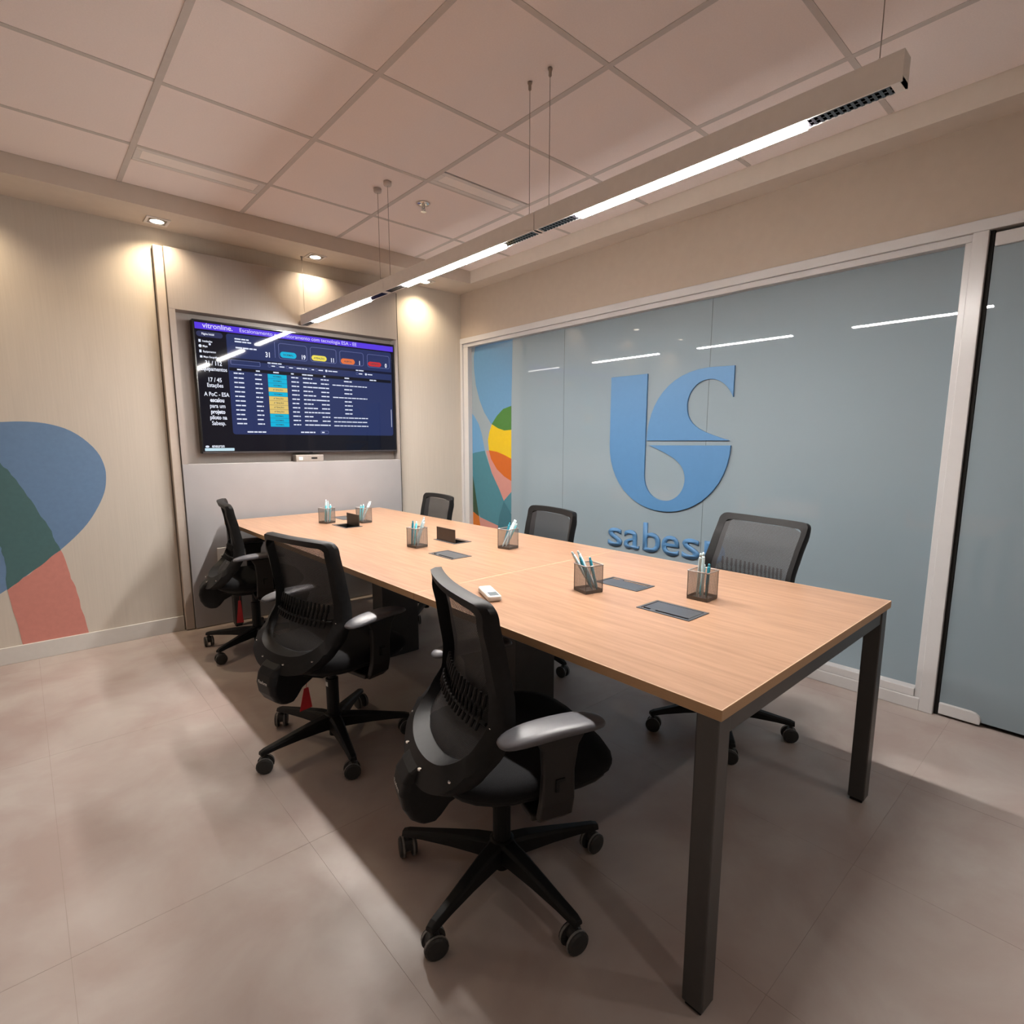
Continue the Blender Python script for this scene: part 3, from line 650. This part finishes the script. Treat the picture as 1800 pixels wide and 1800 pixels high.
    for a in range(NZ):
        for b in range(NY_):
            f = bm.faces.new((g[a][b], g[a][b+1], g[a+1][b+1], g[a+1][b]))
            for lp in f.loops: lp[uvl].uv = (lp.vert.co.y*.7071+lp.vert.co.z*.7071, lp.vert.co.z*.7071-lp.vert.co.y*.7071)
    up.append(obj('back_net', bm, M['net'], root, smooth=True))
    # lumbar comb
    bm = bmesh.new()
    tube(bm, [(bx_(y, .598)-.020, y, .598) for y in [-.18+.03*k for k in range(13)]], .005, 6)
    for k in range(15):
        y = -.154+.022*k
        tube(bm, [(bx_(y, .598)-.020, y, .598), (bx_(y, .632)-.014, y, .634), (bx_(y, .66)-.010, y, .662)], [.0065, .006, .004], 6)
        tube(bm, [(bx_(y, .598)-.020, y, .598), (bx_(y, .575)-.016, y, .575)], [.006, .004], 6)
    up.append(obj('lumbar_support', bm, M['black'], root))
    # rear spine: hollow D that curls from the back shell under the seat
    side = [(-.225, .450), (-.252, .446), (-.276, .430), (-.294, .405), (-.302, .370), (-.296, .332), (-.278, .300), (-.252, .282), (-.222, .281), (-.195, .296), (-.170, .325), (-.120, .350), (-.09, .362), (-.09, .392), (-.150, .392), (-.188, .386), (-.205, .400), (-.212, .425)]
    bm = bmesh.new(); Wd = .058
    loft(bm, [[(x+.012*(1 if x < -.2 else 0), s*Wd*1.0, z+.000) for x, z in side] if abs(s) == 1 else [(x, s*Wd, z) for x, z in side] for s in (-1, -.78, .78, 1)])
    sp = obj('spine', bm, M['black'], root, bevel=.010, segs=3); up.append(sp)
    me = text_mesh('Flexform', .017, 'CENTER', .0003); bm = bmesh.new(); bm.from_mesh(me); bpy.data.meshes.remove(me)
    for v in bm.verts: a, b, c = v.co; v.co = (-.3026+abs(.372+b-.370)*.10, -a, .372+b)
    obj('lettering', bm, M['paper'], sp, label='small white maker lettering')
    # arms
    for s in (-1, 1):
        bm = bmesh.new()
        secs = []
        for z, xa, xb, y_, th in ((.345, .00, .075, .236, .020), (.372, -.012, .080, .262, .024), (.42, -.012, .078, .276, .024), (.50, -.010, .074, .282, .022), (.565, -.016, .082, .286, .022), (.600, -.035, .100, .288, .028)):
            secs.append([(xa, s*(y_-th/2), z), (xb, s*(y_-th/2), z), (xb, s*(y_+th/2), z), (xa, s*(y_+th/2), z)])
        loft(bm, secs)
        box(bm, -.02, .06, min(s*.12, s*.245), max(s*.12, s*.245), .352, .372)
        arm = obj('armrest', bm, M['post'], root, bevel=.006, segs=3); up.append(arm)
        bm = bmesh.new(); pr = []
        for x, hw, zt, zb in ((-.125, .012, .607, .600), (-.118, .026, .613, .596), (-.095, .038, .621, .597), (-.05, .043, .629, .600), (.02, .043, .633, .604), (.09, .043, .631, .604), (.125, .038, .626, .602), (.145, .026, .620, .602), (.152, .012, .615, .605)):
            c0 = s*.288
            pr.append([(x, c0-hw, zb+.006), (x, c0-hw*.7, zb), (x, c0+hw*.7, zb), (x, c0+hw, zb+.006), (x, c0+hw, zt-.008), (x, c0+hw*.75, zt), (x, c0-hw*.75, zt), (x, c0-hw, zt-.008)])
        loft(bm, pr)
        obj('arm_pad', bm, M['pad'], arm, smooth=True, sub=1)
        bm = bmesh.new(); box(bm, .022, .030, min(s*.288, s*.295), max(s*.288, s*.295), .452, .485); box(bm, .022, .046, min(s*.288, s*.295), max(s*.288, s*.295), .478, .485); obj('height_button', bm, M['black'], arm)
    return root, up
proto, ups_ = make_chair()
upn = {o.name.split('.')[0] for o in ups_}
CH = [((.928, 1.150), -18.5, 51, -.005, 'black mesh office chair nearest to camera, at left front of table'),
      ((.878, 2.200), 11.8, 43, -.005, 'black mesh office chair in the middle of left row, red tag below seat'),
      ((.994, 3.595), -11, 68, .01, 'black mesh office chair farthest on left side, by the wall outlet'),
      ((2.230, 1.172), 167, 3, .040, 'black mesh office chair on glass side nearest camera, backrest in front of the blue lettering'),
      ((2.150, 2.285), 169, -30, -.022, 'black mesh office chair in the middle of glass side'),
      ((2.175, 3.490), 172, -63, -.030, 'black mesh office chair farthest on glass side, near room corner')]
for i, ((x, y), yaw, ba, h, lb) in enumerate(CH):
    c = proto if i == 0 else copy_tree(proto)
    CH[i] = CH[i] + (c,)
for (x, y), yaw, ba, h, lb, c in CH:
    c.location = (x, y, 0); c.rotation_euler = (0, 0, R(yaw)); tag(c, lb, 'chair', 'mesh office chairs around the table')
    k = 0
    for ch in [o for o in C.objects if o.parent == c]:
        nm = ch.name.split('.')[0]
        if nm == 'base_leg': ch.rotation_euler = (0, 0, R(ba-yaw+72*k)); k += 1
        elif nm in upn:
            if h > .03 and nm in ('back_frame', 'back_net', 'lumbar_support', 'spine'):     # this backrest is tilted back
                q = R(-14); px, pz = -.12, .40
                ch.rotation_euler = (0, q, 0); ch.location = (px - (px*math.cos(q)+pz*math.sin(q)), 0, pz - (-px*math.sin(q)+pz*math.cos(q)))
                if nm == 'lumbar_support': ch.location.z += .04
            ch.location.z += h
for idx, x_, zt, zb, hw in ((1, -.122, .285, .195, .028), (2, -.088, .305, .165, .020)):
    c = CH[idx][5]; bm = bmesh.new()
    prism(bm, [(x_-hw*.35, zt), (x_+hw*.35, zt), (x_+hw*.8, zb), (x_-hw*1.2, zb)], lambda a, b: (a, -.001, b), lambda a, b: (a, .001, b))
    tube(bm, [(x_, 0, zt-.004), (x_+.01, 0, .375)], .0012, 5)
    obj('hanging_tag', bm, M['red'], c, label='red hanging tag')
c = CH[1][5]; bm = bmesh.new(); loft(bm, [[(.0262*math.cos(a), .0262*math.sin(a), z) for a in [R(110+12*k) for k in range(8)]] for z in (.255, .275)], cap=False, closed=False); obj('column_sticker', bm, M['paper'], c, label='white sticker')

# ------------------------------------------------------------------ pen cups and pens
CUPS = [((1.465, 3.560), 18, 'black wire mesh pen cup at far left end of the table', 'far left mesh cup'), ((1.660, 3.420), 4, 'black wire mesh pen cup behind the farthest open power lid', 'mesh cup behind the farthest open lid'), ((1.462, 2.440), 8, 'black wire mesh pen cup left of the nearer open power lid', 'mesh cup left of the nearer open lid'),
        ((1.788, 2.105), 10, 'black wire mesh pen cup in front of the middle glass-side chair', 'mesh cup in front of middle glass-side chair'), ((1.470, 1.300), -14, 'black wire mesh pen cup with pens leaning left, beside closed power box', 'mesh cup with leaning pens'), ((1.690, .975), 2, 'black wire mesh pen cup nearest to camera on the right', 'nearest right mesh cup')]
def make_cup():
    t = thing('pen_cup', '', 'pen holder'); a, hh = .0365, .100
    bm = bmesh.new(); uvl = bm.loops.layers.uv.new('UVMap')
    for k in range(4):
        c, s = [(1, 0), (0, 1), (-1, 0), (0, -1)][k]; p = (-s, c)
        P = [(c*a+p[0]*q*a, s*a+p[1]*q*a) for q in (-1, 1)]
        f = bm.faces.new([bm.verts.new((P[0][0], P[0][1], .002)), bm.verts.new((P[1][0], P[1][1], .002)), bm.verts.new((P[1][0], P[1][1], hh)), bm.verts.new((P[0][0], P[0][1], hh))])
        for lp, uv in zip(f.loops, ((0, 0), (2*a, 0), (2*a, hh), (0, hh))): lp[uvl].uv = uv
    obj('mesh_wall', bm, M['wirenet'], t)
    bm = bmesh.new()
    def rim(z, r_, e):
        q = a+e
        for P, Q in (((-q, -q), (q, -q)), ((q, -q), (q, q)), ((q, q), (-q, q)), ((-q, q), (-q, -q))): tube(bm, [(P[0], P[1], z), (Q[0], Q[1], z)], r_, 6)
    rim(hh, .0022, .001); obj('rim', bm, M['cuprim'], t, smooth=True)
    bm = bmesh.new(); box(bm, -a, a, -a, a, .0005, .003)
    for d in ((-a, a, -a-.0006, -a), (-a, a, a, a+.0006), (-a-.0006, -a, -a, a), (a, a+.0006, -a, a)): box(bm, *d, .0005, .012)
    obj('base', bm, M['cup'], t)
    bm = bmesh.new()
    for sx in (-1, 1):
        for sy in (-1, 1): tube(bm, [(sx*a, sy*a, 0.003), (sx*a, sy*a, hh)], .0012, 6)
    obj('corner_wire', bm, M['cup'], t)
    return t
def make_pen(m):
    t = thing('pen', '', 'pen'); L = .145
    bm = bmesh.new(); lathe(bm, [(.0010, 0), (.0028, .010), (.0050, .018), (.0054, .09), (.0055, .128), (.0048, .132)], 10); obj('barrel', bm, m, t, smooth=True)
    bm = bmesh.new(); lathe(bm, [(.0040, .130), (.0040, .142), (.0022, .145)], 10); obj('button', bm, M['pend'] if m is M['pend'] else M['penw'], t, smooth=True)
    bm = bmesh.new(); box(bm, .0053, .0070, -.0018, .0018, .095, .132); obj('clip', bm, M['penw'], t)
    return t
cup0 = make_cup(); pens0 = {k: make_pen(M[k]) for k in ('pen', 'penw', 'pend')}; used = {k: False for k in pens0}
PLAB = [['taller pale pen', 'second tall pale pen behind it', 'short cyan pen on the right', 'short cyan pen on the left'],
 ['pale pen leaning farthest right', 'pale pen behind the tallest one', 'short cyan pen in the middle', 'short cyan pen at the left edge'],
 ['tallest pale pen', 'second pale pen beside the tallest', 'dark teal pen standing upright', 'short cyan pen in the middle'],
 ['tallest pale pen', 'second pale pen beside the tallest', 'dark teal pen in the middle', 'cyan pen leaning farthest right'],
 ['pale pen leaning farthest left', 'tallest pale pen leaning left', 'dark teal pen leaning left', 'short dark teal pen with round button'],
 ['tall pale pen on the left', 'tall pale pen second from left', 'short cyan pen', 'short dark teal pen on the right']]
LEAN = [  # kind, foot x, foot y, head x, head y, length scale
 [('penw', 0.002, 0.001, 0.0047, -0.0089, 1.0), ('penw', -0.0125, 0.0071, -0.0022, 0.0079, 1.04), ('pen', 0.0134, -0.0082, 0.0199, -0.0144, 0.84), ('pen', -0.0142, -0.0085, -0.01, -0.0133, 0.86)],
 [('penw', -0.0116, 0.0155, 0.027, -0.0204, 1.06), ('penw', 0.0013, 0.0233, 0.0304, -0.0048, 1.0), ('pen', -0.0203, -0.0006, -0.0018, 0.0031, 0.84), ('pen', -0.0259, 0.0147, -0.0168, 0.0108, 0.8)],
 [('penw', -0.0071, 0.0133, 0.0247, -0.0014, 1.08), ('penw', -0.0013, -0.0007, 0.0206, -0.019, 1.0), ('pend', -0.0205, 0.0205, -0.0184, 0.0114, 0.92), ('pen', -0.0191, 0.0015, -0.0035, 0.0037, 0.9)],
 [('penw', -0.0249, 0.0182, 0.014, -0.0087, 1.08), ('penw', -0.0183, 0.0013, 0.0127, -0.0235, 1.04), ('pend', -0.0087, 0.0288, 0.0102, 0.0074, 0.9), ('pen', -0.0062, 0.0136, 0.028, -0.0195, 0.94)],
 [('penw', 0.0276, -0.0159, -0.0069, 0.0202, 1.1), ('penw', 0.0242, 0.0012, -0.0242, 0.0307, 1.12), ('pend', 0.0126, -0.0094, -0.022, 0.0119, 0.92), ('pend', 0.0171, -0.0273, 0.0064, -0.0054, 0.86)],
 [('penw', -0.0148, 0.0103, -0.0199, 0.0035, 1.1), ('penw', -0.0107, -0.0068, -0.0046, -0.0007, 1.1), ('pen', 0.0005, 0.0077, 0.0096, 0.0037, 0.8), ('pend', 0.0083, -0.0101, 0.0166, -0.0106, 0.82)]
]
for ci, ((x, y), rz, lb, where) in enumerate(CUPS):
    c = cup0 if ci == 0 else copy_tree(cup0)
    c.location = (x, y, TH+.0002); c.rotation_euler = (0, 0, R(rz)); tag(c, lb, 'pen holder', 'wire mesh pen cups on the table')
    for pi_, (kind, fx, fy, hx, hy, ls) in enumerate(LEAN[ci]):
        if ci == 1: hx, hy = hx*.90, hy*.90
        p = pens0[kind] if not used[kind] else copy_tree(pens0[kind]); used[kind] = True
        d = Vector((hx-fx, hy-fy, .10)).normalized()
        p.location = (x+fx, y+fy, TH+.0038); p.rotation_mode = 'QUATERNION'; p.rotation_quaternion = Vector((0, 0, 1)).rotation_difference(d); p.scale = (1, 1, ls)
        tag(p, PLAB[ci][pi_] + ' in the ' + where, 'pen', 'pens in the ' + where)

# remote control
rm = thing('remote_control', 'white air conditioner remote control with grey display on the table', 'remote control', (1.158, 1.482, TH), R(66))
bm = bmesh.new(); box(bm, -.072, .072, -.024, .024, .001, .022); obj('body', bm, M['remote'], rm, .007, segs=3)
bxo('display', (-.066, -.022, -.016, .016, .0215, .0225), M['lcd'], rm, .0005)
bm = bmesh.new()
for i in range(4):
    for j in range(3): box(bm, -.008+.018*i, .003+.018*i, -.016+.012*j, -.008+.012*j, .0215, .0232)
obj('button_pad', bm, M['dull'], rm)
